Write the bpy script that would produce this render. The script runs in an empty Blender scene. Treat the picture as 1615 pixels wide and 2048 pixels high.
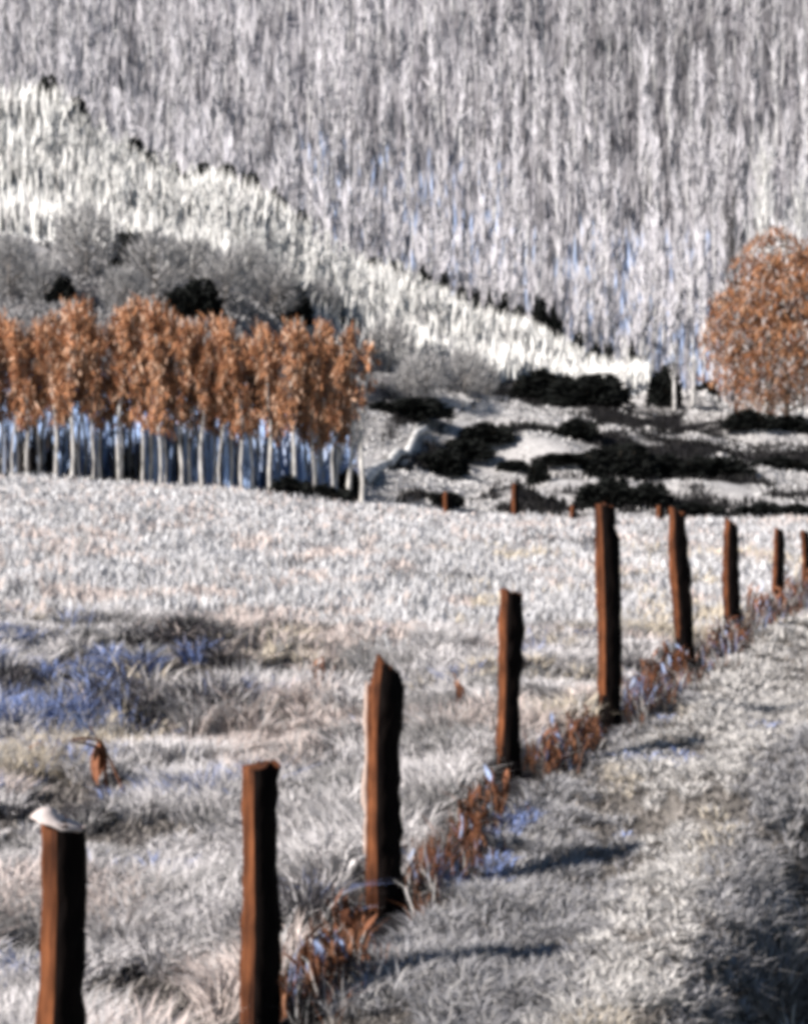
import bpy, math, random
import numpy as np
from mathutils import Vector, Matrix

random.seed(7)
rng = np.random.default_rng(7)
scene = bpy.context.scene
COL = scene.collection

# ------------------------------------------------------------------ camera
F = 3000.0            # focal length in photograph pixels (photograph 1615 x 2048)
HORIZON = 981.0       # row of the horizon in the photograph
EYE = 1.8
cam_data = bpy.data.cameras.new('camera')
cam_data.sensor_fit = 'HORIZONTAL'
cam_data.sensor_width = 36.0
cam_data.lens = 36.0 * F / 1615.0
cam_data.clip_start = 0.05
cam_data.clip_end = 3000.0
cam = bpy.data.objects.new('camera', cam_data)
COL.objects.link(cam)
cam.location = (0, 0, EYE)
cam.rotation_euler = (math.radians(90) - math.atan((1024 - HORIZON) / F), 0, 0)
scene.camera = cam

# ------------------------------------------------------------------ light
SUN_DIR = Vector((-0.72, -0.42, 0.56)).normalized()
SUN_EL = math.asin(SUN_DIR.z)
SUN_AZ = math.atan2(SUN_DIR.x, SUN_DIR.y)
world = bpy.data.worlds.new('World')
scene.world = world
world.use_nodes = True
wn = world.node_tree.nodes
wl = world.node_tree.links
sky = wn.new('ShaderNodeTexSky')
sky.sky_type = 'NISHITA'
sky.sun_disc = False
sky.sun_elevation = SUN_EL
sky.sun_rotation = SUN_AZ
sky.altitude = 1800.0
sky.dust_density = 0.4
bg = wn['Background']
bg.inputs['Strength'].default_value = 0.05
wl.new(sky.outputs['Color'], bg.inputs['Color'])
sd = bpy.data.lights.new('sun', 'SUN')
sd.energy = 4.8
sd.angle = math.radians(1.5)
sd.color = (1.0, 0.95, 0.90)
sun = bpy.data.objects.new('sun', sd)
COL.objects.link(sun)
sun.rotation_euler = SUN_DIR.to_track_quat('Z', 'Y').to_euler()

scene.view_settings.view_transform = 'Standard'
scene.view_settings.look = 'None'
scene.view_settings.exposure = 0.76
scene.view_settings.gamma = 1.0
scene.view_settings.use_curve_mapping = False
scene.render.engine = 'CYCLES'
scene.cycles.use_denoising = True
scene.cycles.max_bounces = 2
scene.cycles.diffuse_bounces = 1
scene.cycles.filter_width = 5.2      # the photograph is soft all over

# ------------------------------------------------------------------ helpers
def vnoise(x, y, seed=0):
    """smooth value noise in 0..1 (numpy arrays)"""
    x = np.asarray(x, float); y = np.asarray(y, float)
    xi = np.floor(x).astype(np.int64); yi = np.floor(y).astype(np.int64)
    xf = x - xi; yf = y - yi
    xf = xf * xf * (3 - 2 * xf); yf = yf * yf * (3 - 2 * yf)
    def h(a, b):
        n = (a * 374761393 + b * 668265263 + seed * 974634777) & 0x7fffffff
        n = ((n ^ (n >> 13)) * 1274126177) & 0x7fffffff
        return ((n ^ (n >> 16)) & 0xffff) / 65535.0
    return ((h(xi, yi) * (1 - xf) + h(xi + 1, yi) * xf) * (1 - yf)
            + (h(xi, yi + 1) * (1 - xf) + h(xi + 1, yi + 1) * xf) * yf)

def mk_mesh(name, verts, tris, mats, tint=None, matidx=None, smooth=False):
    verts = np.ascontiguousarray(verts, dtype=np.float32)
    tris = np.ascontiguousarray(tris, dtype=np.int32)
    me = bpy.data.meshes.new(name)
    me.vertices.add(len(verts))
    me.vertices.foreach_set('co', verts.ravel())
    nt = len(tris); k = tris.shape[1]
    me.loops.add(nt * k)
    me.loops.foreach_set('vertex_index', tris.ravel())
    me.polygons.add(nt)
    me.polygons.foreach_set('loop_start', np.arange(0, nt * k, k, dtype=np.int32))
    if matidx is not None:
        me.polygons.foreach_set('material_index', np.ascontiguousarray(matidx, dtype=np.int32))
    if smooth:
        me.polygons.foreach_set('use_smooth', np.ones(nt, dtype=bool))
    me.update(calc_edges=True)
    if tint is not None:
        a = me.color_attributes.new('tint', 'FLOAT_COLOR', 'POINT')
        c = np.ones((len(verts), 4), dtype=np.float32); c[:, :3] = tint
        a.data.foreach_set('color', c.ravel())
    for m in mats:
        me.materials.append(m)
    return me

def link(name, me, parent=None, loc=None, rot=None, scale=None):
    o = bpy.data.objects.new(name, me)
    COL.objects.link(o)
    if parent: o.parent = parent
    if loc is not None: o.location = loc
    if rot is not None: o.rotation_euler = rot
    if scale is not None: o.scale = scale
    return o

def tag(o, label=None, cat=None, group=None, kind=None):
    if label: o['label'] = label
    if cat: o['category'] = cat
    if group: o['group'] = group
    if kind: o['kind'] = kind
    return o

class MB:
    """collects triangles with a tint and a material slot"""
    def __init__(s): s.v = []; s.t = []; s.c = []; s.m = []; s.n = 0
    def add(s, v, t, c=(1, 1, 1), m=0):
        v = np.asarray(v, float).reshape(-1, 3); t = np.asarray(t, int).reshape(-1, 3)
        s.v.append(v); s.t.append(t + s.n); s.n += len(v)
        c = np.asarray(c, float)
        s.c.append(np.broadcast_to(c, (len(v), 3)) if c.ndim == 1 else c)
        s.m.append(np.full(len(t), m))
    def mesh(s, name, mats, smooth=False):
        return mk_mesh(name, np.concatenate(s.v), np.concatenate(s.t), mats,
                       np.concatenate(s.c), np.concatenate(s.m), smooth)

def tube(mb, pts, radii, k=5, c=(1, 1, 1), m=0):
    pts = np.asarray(pts, float); n = len(pts)
    ang = np.arange(k) * 2 * math.pi / k
    vs = []
    for i in range(n):
        d = pts[min(i + 1, n - 1)] - pts[max(i - 1, 0)]
        d /= np.linalg.norm(d) + 1e-9
        a = np.array([1.0, 0, 0]) if abs(d[0]) < 0.8 else np.array([0, 1.0, 0])
        u = np.cross(d, a); u /= np.linalg.norm(u); w = np.cross(d, u)
        vs.append(pts[i] + radii[i] * (np.cos(ang)[:, None] * u + np.sin(ang)[:, None] * w))
    vs = np.concatenate(vs)
    ts = []
    for i in range(n - 1):
        for j in range(k):
            a = i * k + j; b = i * k + (j + 1) % k
            ts += [(a, b, b + k), (a, b + k, a + k)]
    mb.add(vs, ts, c, m)

SUNV = np.array(SUN_DIR)
def ribbons(mb, p0, p1, width, c, m=0, tipw=0.25, face=0.0):
    """flat tapering strips from p0 to p1 (N,3), random facing"""
    p0 = np.asarray(p0, float); p1 = np.asarray(p1, float); n = len(p0)
    d = p1 - p0; d /= np.linalg.norm(d, axis=1)[:, None] + 1e-9
    r = rng.normal(size=(n, 3)) * (1 - 0.45 * min(face, 1)) + SUNV * face; s = np.cross(d, r); s /= np.linalg.norm(s, axis=1)[:, None] + 1e-9
    w = (np.broadcast_to(width, (n,)) / 2)[:, None]
    v = np.stack([p0 - s * w, p0 + s * w, p1 + s * w * tipw, p1 - s * w * tipw], 1).reshape(-1, 3)
    b = np.arange(n)[:, None] * 4
    t = np.concatenate([b + [0, 1, 2], b + [0, 2, 3]])
    c = np.asarray(c, float)
    cc = np.repeat(c, 4, 0) if c.ndim == 2 else c
    mb.add(v, t, cc, m)

def leaves(mb, p, d, length, width, c, m=0):
    """rhombic leaves centred at p pointing along d"""
    n = len(p)
    d = d / (np.linalg.norm(d, axis=1)[:, None] + 1e-9)
    r = rng.normal(size=(n, 3)) * 0.7 + SUNV * 1.0; s = np.cross(d, r); s /= np.linalg.norm(s, axis=1)[:, None] + 1e-9
    nn = np.cross(d, s)
    L = np.broadcast_to(length, (n,))[:, None]; W = np.broadcast_to(width, (n,))[:, None]
    v = np.stack([p - d * L / 2, p + s * W / 2 + nn * W * .15, p + d * L / 2, p - s * W / 2 + nn * W * .15], 1).reshape(-1, 3)
    b = np.arange(n)[:, None] * 4
    t = np.concatenate([b + [0, 1, 2], b + [0, 2, 3]])
    mb.add(v, t, np.repeat(np.asarray(c, float), 4, 0) if np.ndim(c) == 2 else c, m)

# ------------------------------------------------------------------ materials
def base_mat(name, rough=0.9):
    m = bpy.data.materials.new(name); m.use_nodes = True
    nt = m.node_tree; b = nt.nodes['Principled BSDF']
    b.inputs['Roughness'].default_value = rough
    b.inputs['Specular IOR Level'].default_value = 0.15
    return m, nt, b

def tint_mat(name, color=(1, 1, 1), noise_scale=3.0, lo=0.75, hi=1.15, rnd=0.15, transl=0.0, rough=0.9):
    """colour = tint attribute * colour * fine noise * a small per-object difference"""
    m, nt, b = base_mat(name, rough)
    N, L = nt.nodes, nt.links
    at = N.new('ShaderNodeAttribute'); at.attribute_name = 'tint'
    geo = N.new('ShaderNodeNewGeometry')
    nz = N.new('ShaderNodeTexNoise'); nz.inputs['Scale'].default_value = noise_scale
    nz.inputs['Detail'].default_value = 3
    L.new(geo.outputs['Position'], nz.inputs['Vector'])
    mr = N.new('ShaderNodeMapRange')
    mr.inputs['From Min'].default_value = 0.3; mr.inputs['From Max'].default_value = 0.7
    mr.inputs['To Min'].default_value = lo; mr.inputs['To Max'].default_value = hi
    L.new(nz.outputs['Fac'], mr.inputs['Value'])
    oi = N.new('ShaderNodeObjectInfo')
    mr2 = N.new('ShaderNodeMapRange')
    mr2.inputs['To Min'].default_value = 1 - rnd; mr2.inputs['To Max'].default_value = 1 + rnd
    L.new(oi.outputs['Random'], mr2.inputs['Value'])
    mul = N.new('ShaderNodeMath'); mul.operation = 'MULTIPLY'
    L.new(mr.outputs['Result'], mul.inputs[0]); L.new(mr2.outputs['Result'], mul.inputs[1])
    mx = N.new('ShaderNodeMix'); mx.data_type = 'RGBA'; mx.blend_type = 'MULTIPLY'
    mx.inputs['Factor'].default_value = 1
    mx.inputs['B'].default_value = (*color, 1)
    L.new(at.outputs['Color'], mx.inputs['A'])
    vm = N.new('ShaderNodeVectorMath'); vm.operation = 'SCALE'
    L.new(mx.outputs['Result'], vm.inputs[0]); L.new(mul.outputs['Value'], vm.inputs['Scale'])
    L.new(vm.outputs['Vector'], b.inputs['Base Color'])
    if transl > 0:
        out = N['Material Output']
        tr = N.new('ShaderNodeBsdfTranslucent'); ms = N.new('ShaderNodeMixShader')
        ms.inputs['Fac'].default_value = transl
        L.new(vm.outputs['Vector'], tr.inputs['Color'])
        L.new(b.outputs['BSDF'], ms.inputs[1]); L.new(tr.outputs['BSDF'], ms.inputs[2])
        L.new(ms.outputs['Shader'], out.inputs['Surface'])
    return m

M_ground = tint_mat('ground_cover', (1, 1, 1), 6.0, 0.45, 1.3, 0.0)
M_grass = tint_mat('frosted_grass', (1, 1, 1), 2.0, 0.85, 1.1, 0.0)
M_twig = tint_mat('frosted_twigs', (1, 1, 1), 0.25, 0.85, 1.1, 0.14)
M_bark = tint_mat('pale_bark', (1, 1, 1), 2.0, 0.45, 1.15, 0.15)
M_leaf = tint_mat('rust_leaves', (1, 1, 1), 0.5, 0.8, 1.15, 0.18)
M_ever = tint_mat('evergreen_leaves', (1, 1, 1), 2.0, 0.7, 1.2, 0.1)
M_plant = tint_mat('withered_leaves', (1, 1, 1), 30.0, 0.7, 1.2, 0.15)
M_frost = tint_mat('frost_crust', (1, 1, 1), 40.0, 0.8, 1.05, 0.0)

def wood_mat():
    m, nt, b = base_mat('weathered_wood', 0.85)
    N, L = nt.nodes, nt.links
    tc = N.new('ShaderNodeTexCoord')
    mp = N.new('ShaderNodeMapping'); mp.inputs['Scale'].default_value = (38, 38, 3.0)
    L.new(tc.outputs['Object'], mp.inputs['Vector'])
    n1 = N.new('ShaderNodeTexNoise'); n1.inputs['Scale'].default_value = 1.0; n1.inputs['Detail'].default_value = 5
    L.new(mp.outputs['Vector'], n1.inputs['Vector'])
    n2 = N.new('ShaderNodeTexNoise'); n2.inputs['Scale'].default_value = 7.0; n2.inputs['Detail'].default_value = 3
    L.new(tc.outputs['Object'], n2.inputs['Vector'])
    r1 = N.new('ShaderNodeValToRGB')
    r1.color_ramp.elements[0].position = 0.32; r1.color_ramp.elements[0].color = (0.040, 0.013, 0.006, 1)
    r1.color_ramp.elements[1].position = 0.68; r1.color_ramp.elements[1].color = (0.23, 0.085, 0.036, 1)
    L.new(n1.outputs['Fac'], r1.inputs['Fac'])
    r2 = N.new('ShaderNodeValToRGB')
    r2.color_ramp.elements[0].position = 0.35; r2.color_ramp.elements[0].color = (0.45, 0.42, 0.4, 1)
    r2.color_ramp.elements[1].position = 0.65; r2.color_ramp.elements[1].color = (1.05, 1.0, 0.95, 1)
    L.new(n2.outputs['Fac'], r2.inputs['Fac'])
    mx = N.new('ShaderNodeMix'); mx.data_type = 'RGBA'; mx.blend_type = 'MULTIPLY'; mx.inputs['Factor'].default_value = 1
    L.new(r1.outputs['Color'], mx.inputs['A']); L.new(r2.outputs['Color'], mx.inputs['B'])
    L.new(mx.outputs['Result'], b.inputs['Base Color'])
    bp = N.new('ShaderNodeBump'); bp.inputs['Strength'].default_value = 0.6; bp.inputs['Distance'].default_value = 0.01
    L.new(n1.outputs['Fac'], bp.inputs['Height']); L.new(bp.outputs['Normal'], b.inputs['Normal'])
    return m
M_wood = wood_mat()
def shade_wet_mat():  # near-black colour paints the posts' shaded right side, and their dark wet foot
    m, nt, b = base_mat('painted_shade_wet_foot', 0.8)
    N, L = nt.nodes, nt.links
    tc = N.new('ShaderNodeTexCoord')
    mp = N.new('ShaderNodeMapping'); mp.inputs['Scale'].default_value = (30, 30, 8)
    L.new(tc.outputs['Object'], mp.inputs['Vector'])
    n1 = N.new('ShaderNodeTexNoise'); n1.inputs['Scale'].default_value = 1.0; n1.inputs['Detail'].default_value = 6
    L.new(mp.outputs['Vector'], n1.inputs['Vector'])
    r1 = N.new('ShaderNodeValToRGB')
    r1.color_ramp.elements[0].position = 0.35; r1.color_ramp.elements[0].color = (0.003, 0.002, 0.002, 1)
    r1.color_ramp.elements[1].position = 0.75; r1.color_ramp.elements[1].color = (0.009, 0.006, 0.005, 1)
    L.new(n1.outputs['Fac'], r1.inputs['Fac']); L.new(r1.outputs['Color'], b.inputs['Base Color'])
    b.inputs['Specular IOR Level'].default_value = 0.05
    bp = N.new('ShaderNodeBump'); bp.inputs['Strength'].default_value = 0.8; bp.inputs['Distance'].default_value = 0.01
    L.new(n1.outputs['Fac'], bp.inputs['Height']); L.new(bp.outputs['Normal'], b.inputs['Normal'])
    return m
M_shade_wet = shade_wet_mat()

# ------------------------------------------------------------------ terrain
TU = np.array([-900, 0, 400, 750, 1000, 1280, 1615, 2400], float)
TD = np.array([0, 5, 8, 11, 12.8, 20, 40, 70, 80, 95, 110, 130, 150, 165, 190, 220, 300, 360, 450, 560], float)
TZ = np.array([
    [-1.80, -1.80, -1.80, -1.80, -1.80, -1.85, -2.00, -2.10],
    [-1.83, -1.83, -1.82, -1.78, -1.75, -1.75, -1.86, -1.95],
    [-1.80, -1.80, -1.78, -1.65, -1.48, -1.45, -1.50, -1.45],
    [-1.75, -1.75, -1.72, -1.60, -1.43, -1.40, -1.42, -1.40],
    [-1.28, -1.28, -1.32, -1.40, -1.43, -1.40, -1.40, -1.40],
    [-1.25, -1.25, -1.30, -1.38, -1.45, -1.48, -1.48, -1.45],
    [-0.70, -0.75, -0.95, -1.20, -1.35, -1.45, -1.50, -1.50],
    [0.60, 0.45, -0.05, -0.85, -1.40, -1.50, -1.55, -1.50],
    [1.00, 0.90, 0.40, -1.10, -2.00, -2.20, -2.30, -2.20],
    [6.0, 6.0, 5.0, 0.6, -1.3, -1.7, -1.8, -1.5],
    [14, 13, 12, 4.8, 1.2, 0.6, 0.2, 1.0],
    [22, 21, 18, 9.0, 5.2, 3.8, 3.2, 4.0],
    [33, 31.5, 25.2, 15.0, 10.3, 8.2, 7.2, 8.0],
    [48, 42.5, 32.8, 22.6, 16.6, 10.0, 8.6, 10],
    [38, 34, 27, 18, 13, 10, 10.5, 13],
    [48, 44, 34, 25, 20, 19, 22, 26],
    [95, 92, 88, 84, 80, 78, 80, 85],
    [142, 140, 138, 135, 130, 130, 132, 138],
    [190, 188, 186, 184, 182, 182, 186, 190],
    [215, 214, 212, 210, 210, 210, 212, 216]], float)

def ux(u, d): return (u - 807.5) / F * d
FENCE_D = np.array([0, 4, 5, 6.2, 8.05, 9.35, 11.9, 15, 18.8, 23.2, 40])
FENCE_X = np.array([-3.6, ux(112, 4), ux(512, 5), ux(765, 6.2), ux(1018, 8.05), ux(1222, 9.35), ux(1372, 11.9), ux(1468, 15), ux(1555, 18.8), ux(1613, 23.2), 13.0])
def right_of_fence(x, d): return x - np.interp(d, FENCE_D, FENCE_X)

def ground_rel(x, d):
    x = np.asarray(x, float); d = np.asarray(d, float)
    dd = np.clip(d, 0, 559.9)
    u = np.clip(x / np.maximum(d, 3.0) * F + 807.5, -899, 2399)
    i = np.clip(np.searchsorted(TD, dd, side='right') - 1, 0, len(TD) - 2)
    j = np.clip(np.searchsorted(TU, u, side='right') - 1, 0, len(TU) - 2)
    fd = (dd - TD[i]) / (TD[i + 1] - TD[i]); fu = (u - TU[j]) / (TU[j + 1] - TU[j])
    fu = fu * fu * (3 - 2 * fu)
    z = (TZ[i, j] * (1 - fu) + TZ[i, j + 1] * fu) * (1 - fd) + (TZ[i + 1, j] * (1 - fu) + TZ[i + 1, j + 1] * fu) * fd
    # noise at two fixed frequencies, blended by distance
    nA = vnoise(x * 1.1, d * 1.1, 3) - 0.5 + 0.5 * (vnoise(x * 2.7, d * 2.7, 4) - 0.5)
    nB = vnoise(x * 0.16, d * 0.2, 5) - 0.5 + 0.5 * (vnoise(x * 0.4, d * 0.5, 6) - 0.5)
    wB = np.clip((d - 60) / 25, 0, 1)
    a1 = np.interp(d, [0, 5, 13, 70, 90], [0.10, 0.12, 0.14, 0.10, 0.0])
    a2 = np.interp(d, [60, 78, 90, 150, 300], [0.0, 0.5, 1.4, 2.2, 4.0])
    t = np.clip((x - (0.22 + 0.42 * np.maximum(d - 3.6, -1.5))) / 0.9, 0, 1)
    shade_dip = -1.0 * t * t * (3 - 2 * t) * np.clip((7.5 - d) / 1.5, 0, 1)  # dip added to put the bottom-right corner in shade
    mound = 2.4 * np.exp(-((x - 11.0) / 9.0) ** 2 - ((d - 128) / 10.0) ** 2)
    rf = right_of_fence(x, d)
    band = (vnoise(rf * 2.2, d * 0.22, 17) - 0.5) * 0.16 * np.clip(rf, 0, 1) * np.clip((26 - d) / 6, 0, 1)
    rise = 0.16 * np.clip((rf - 0.8) / 3.0, 0, 1) * np.clip((26 - d) / 8, 0, 1)
    return z + mound + shade_dip + band + rise + nA * a1 + nB * a2 * wB

def gz(x, d): return EYE + ground_rel(x, d)
def ux(u, d): return (u - 807.5) / F * d
def gv(u, d): return HORIZON - ground_rel(ux(u, d), d) / d * F
def solve_d(u, v, d0, d1):
    """nearest depth in d0..d1 at which the ground shows at row v"""
    ds = np.linspace(d0, d1, 600)
    vv = gv(np.full(600, float(u)), ds)
    k = np.argmin(np.abs(vv - v) + (ds - d0) * 0.02)
    return float(ds[k])
def at(u, v, d): return Vector((ux(u, d), d, EYE + (HORIZON - v) / F * d))


def bank_shade(x, d):
    """mask of the painted shade streaks on the banks of the slope behind the field"""
    u = x / np.maximum(d, 3) * F + 807.5
    m = np.clip((d - 80) / 6, 0, 1) * np.clip((156 - d) / 8, 0, 1) * np.clip((u - 740) / 60, 0, 1)
    dp = d - 2.6 * np.clip(x, -6, 7)
    n = vnoise(x * 0.09, dp * 0.30, 15) * 0.68 + vnoise(x * 0.35, dp * 0.9, 16) * 0.32
    return m * np.clip((n - 0.545) / 0.04, 0, 1)

def gridge(u): return np.interp(u, [0, 300, 700, 1000, 1300], [132, 132, 136, 148, 157])

def cover_tint(x, d):
    """colour of the ground cover (straw, frosted turf, litter under the wood) with painted shade"""
    n = vnoise(x * 0.9, d * 0.9, 11) * 0.6 + vnoise(x * 3.1, d * 3.1, 12) * 0.4
    near = np.array([0.10, 0.09, 0.085]); verge = np.array([0.20, 0.18, 0.16])
    field = np.array([0.50, 0.485, 0.485]); slope = np.array([0.46, 0.44, 0.43]); wood = np.array([0.40, 0.38, 0.41]); ridge = np.array([0.90, 0.885, 0.85])
    r = np.clip(right_of_fence(x, d) / 0.4, 0, 1)[:, None]
    c = near * (1 - r) + verge * r
    t = np.clip((d - 12) / 8, 0, 1)[:, None] * (1 - r * np.clip((30 - d) / 10, 0, 1)[:, None]); c = c * (1 - t) + field * t
    t = np.clip((d - 68) / 6, 0, 1)[:, None]; c = c * (1 - t) + slope * t
    u = x / np.maximum(d, 3) * F + 807.5
    t = (np.clip((d - 90) / 6, 0, 1) * np.clip((gridge(u) - 2 - d) / 6, 0, 1) * np.clip((1010 - u) / 60, 0, 1) * np.clip((d - np.interp(u, [700, 760, 1000], [90, 118, 140])) / 4, 0, 1))[:, None]; c = c * (1 - t) + np.array([0.16, 0.15, 0.15]) * t
    t = (np.clip((d - 100) / 10, 0, 1) * np.clip((gridge(u) - d) / -8, 0, 1) * np.clip((1310 - u) / 40, 0, 1))[:, None]; c = c * (1 - t) + ridge * t
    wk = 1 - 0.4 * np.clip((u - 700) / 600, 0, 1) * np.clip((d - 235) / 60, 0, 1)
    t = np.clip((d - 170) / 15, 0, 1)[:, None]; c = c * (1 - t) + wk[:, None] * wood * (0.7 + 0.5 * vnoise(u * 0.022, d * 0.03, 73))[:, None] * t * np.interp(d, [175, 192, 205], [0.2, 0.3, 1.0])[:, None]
    c = c * (0.6 + 0.75 * n[:, None])
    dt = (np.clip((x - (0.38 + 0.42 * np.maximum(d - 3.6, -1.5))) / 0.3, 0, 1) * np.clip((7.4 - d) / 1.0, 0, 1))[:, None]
    c = c * (1 - dt) + np.array([0.025, 0.023, 0.024]) * dt  # near-black tint paints shade into the bottom-right dip
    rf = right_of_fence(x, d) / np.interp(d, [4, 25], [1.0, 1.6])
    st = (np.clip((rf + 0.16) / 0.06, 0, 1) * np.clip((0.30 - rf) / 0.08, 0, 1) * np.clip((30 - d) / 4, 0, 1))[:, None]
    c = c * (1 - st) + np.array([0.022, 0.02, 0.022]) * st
    hs = bank_shade(x, d)[:, None]; c = c * (1 - hs) + np.array([0.012, 0.011, 0.012]) * hs  # shaded sides of the banks painted as near-black streaks
    u = x / np.maximum(d, 3) * F + 807.5
    b = (np.clip((d - 73) / 2, 0, 1) * np.clip((100 - d) / 6, 0, 1) * np.clip((720 - u) / 30, 0, 1))[:, None]
    k = (vnoise(x * 2.6, d * 0.9, 14) > 0.55)[:, None]
    c = c * (1 - b) + b * np.where(k, np.array([0.30, 0.42, 0.85]), np.array([0.06, 0.055, 0.06]))  # blue streaks paint the shade behind the belt, over dark soil
    return c

rows = np.concatenate([np.arange(-24, 2, 2.0), np.arange(2, 16, 0.08), np.arange(16, 70, 0.5), np.arange(70, 180, 0.7), np.arange(180, 570, 4.0)])
uc = np.arange(-2600, 4300, 24.0)
D, U = np.meshgrid(rows, uc, indexing='ij')
X = (U - 807.5) / F * (np.maximum(D, 0) + 6.0) 
Xf, Df = X.ravel(), D.ravel()
V = np.stack([Xf, Df, gz(Xf, Df)], 1)
nr, nc = D.shape
idx = np.arange(nr * nc).reshape(nr, nc)
Q = np.stack([idx[:-1, :-1], idx[:-1, 1:], idx[1:, 1:], idx[1:, :-1]], -1).reshape(-1, 4)
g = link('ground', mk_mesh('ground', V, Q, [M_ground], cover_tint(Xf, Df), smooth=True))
tag(g, 'rough frosty ground with pale field and wooded hillside', kind='structure')

# ------------------------------------------------------------------ grass (uncountable)
FROST = np.array([0.74, 0.70, 0.69]); STRAW = np.array([0.66, 0.57, 0.45]); GREY = np.array([0.44, 0.42, 0.41])
BLUE = np.array([0.30, 0.39, 0.72]); PINK = np.array([0.72, 0.61, 0.56]); DARK = np.array([0.13, 0.11, 0.10])

def grass_colors(x, d, kind):
    n = len(x)
    a = vnoise(x * 1.3 + 5, d * 1.3, 21); b = vnoise(x * 0.9, d * 1.2 + 9, 22); q = rng.random(n)
    c = FROST * np.ones((n, 3))
    if kind == 'near':
        c = np.where((a > 0.62)[:, None], PINK, c)
        c = np.where(((b > 0.70) & (d > 7))[:, None], STRAW, c)
        c = np.where((vnoise(x * 3.0, d * 3.0, 25) > 0.68)[:, None], GREY * 0.7, c)
        c = np.where((q < 0.22)[:, None], GREY, c)
        # rime tinted blue and near-black, painting the shade along the foot of the bank
        wl_ = np.exp(-((d - 11.0) / 1.5) ** 2) * np.clip((ux(500, d) - x) / 0.5, 0, 1)
        bl = vnoise(x * 3.4, d * 2.3, 123) * .55 + vnoise(x * 8, d * 6, 124) * .45
        c = np.where(((vnoise(x * 2.3 + 3, d * 2.3, 26) > 0.78 - 0.26 * wl_) & (rng.random(n) < 0.85))[:, None], np.array([0.06, 0.055, 0.06]), c)
        c = np.where(((bl > 0.82 - 0.30 * wl_) & (rng.random(n) < 0.8))[:, None], BLUE * np.where(rng.random((n, 1)) < 0.35, 0.35, 0.85), c)
    elif kind == 'verge':
        c = np.array([0.68, 0.645, 0.61]) * np.ones((n, 3))
        c = np.where((a > 0.66)[:, None], np.array([0.57, 0.50, 0.41]), c)
        c = np.where((vnoise(right_of_fence(x, d) * 2.6, d * 0.35, 27) > 0.62)[:, None], np.array([0.34, 0.33, 0.34]), c)
        c = np.where((q < 0.3)[:, None], GREY * 0.9, c)
        c = np.where(((vnoise(x * 3.2, d * 3.2, 24) > 0.93 - 0.50 * np.exp(-((right_of_fence(x, d) - 0.35) / 0.22) ** 2) * np.exp(-((d - 6.7) / 0.8) ** 2)) & (rng.random(n) < 0.6))[:, None], BLUE * 0.9, c)  # blue painted where the pointed post's shadow lies on the verge
    elif kind == 'field':
        c = np.array([0.69, 0.675, 0.68]) * np.ones((n, 3)) * (0.72 + 0.42 * (vnoise(x * .22, d * .12, 28) * .6 + vnoise(x * .8, d * .5, 29) * .4))[:, None]
        c = np.where((a > 0.7)[:, None], PINK, c)
        c = np.where(((b > 0.74) & (d < 35) & (x > 0.5))[:, None], STRAW * 1.05, c)
        c = np.where((q < 0.2)[:, None], GREY * 0.9, c)
        c = np.where(((vnoise(x * 1.1, d * .7, 30) > 0.83) & (rng.random(n) < .6))[:, None], np.array([0.14, 0.135, 0.14]), c)
    else:
        c = np.array([0.64, 0.62, 0.61]) * np.ones((n, 3))
        c = np.where((q < 0.3)[:, None], GREY, c)
        u = x / d * F + 807.5
        c = np.where(((d < gridge(u)) & (d > np.interp(u, [700, 760, 1000], [95, 120, 142])) & (u < 1000))[:, None], np.array([0.28, 0.27, 0.27]), c)
        c = np.where(((d > gridge(u)) & (u < 1300))[:, None], np.array([0.88, 0.86, 0.83]), c)
    return c * (0.8 + 0.35 * rng.random((n, 1)))

def blades(name, x, d, h, w, lean, az, col, label, cat, droop=0.5, face=0.0):
    n = len(x)
    z = gz(x, d) - 0.015 * h
    base = np.stack([x, d, z], 1)
    dirv = np.stack([np.cos(az), np.sin(az), np.zeros(n)], 1)
    fa = rng.random(n) * 2 * math.pi
    side = np.stack([np.cos(fa) , 0.5 * np.sin(fa), np.zeros(n)], 1)
    side *= np.sign(side[:, :1] * 0.5 - side[:, 1:2] * 0.86 + 1e-9)
    side = side * (1 - 0.6 * face) + np.array([0.5, -0.86, 0]) * face
    side /= np.linalg.norm(side, axis=1)[:, None]
    up = np.array([0, 0, 1.0])
    mid = base + dirv * (h * lean * 0.35)[:, None] + up * (h * 0.6)[:, None]
    tip = base + dirv * (h * lean)[:, None] + up * (h * (1.0 - droop * lean * 0.5))[:, None]
    hw = side * (w / 2)[:, None]
    v = np.stack([base - hw, base + hw, mid + hw * .85, mid - hw * .85, tip], 1).reshape(-1, 3)
    b = np.arange(n)[:, None] * 5
    t = np.concatenate([b + [0, 1, 2], b + [0, 2, 3], b + [3, 2, 4]])
    o = link(name, mk_mesh(name, v, t, [M_grass], np.repeat(col, 5, 0)))
    tag(o, label, cat, kind='stuff')
    return o

def scatter(n, d0, d1, margin=0.28):
    d = d0 * (d1 / d0) ** rng.random(n)
    x = ux(-1615 * margin + rng.random(n) * 1615 * (1 + 2 * margin), d)
    return x, d

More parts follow.
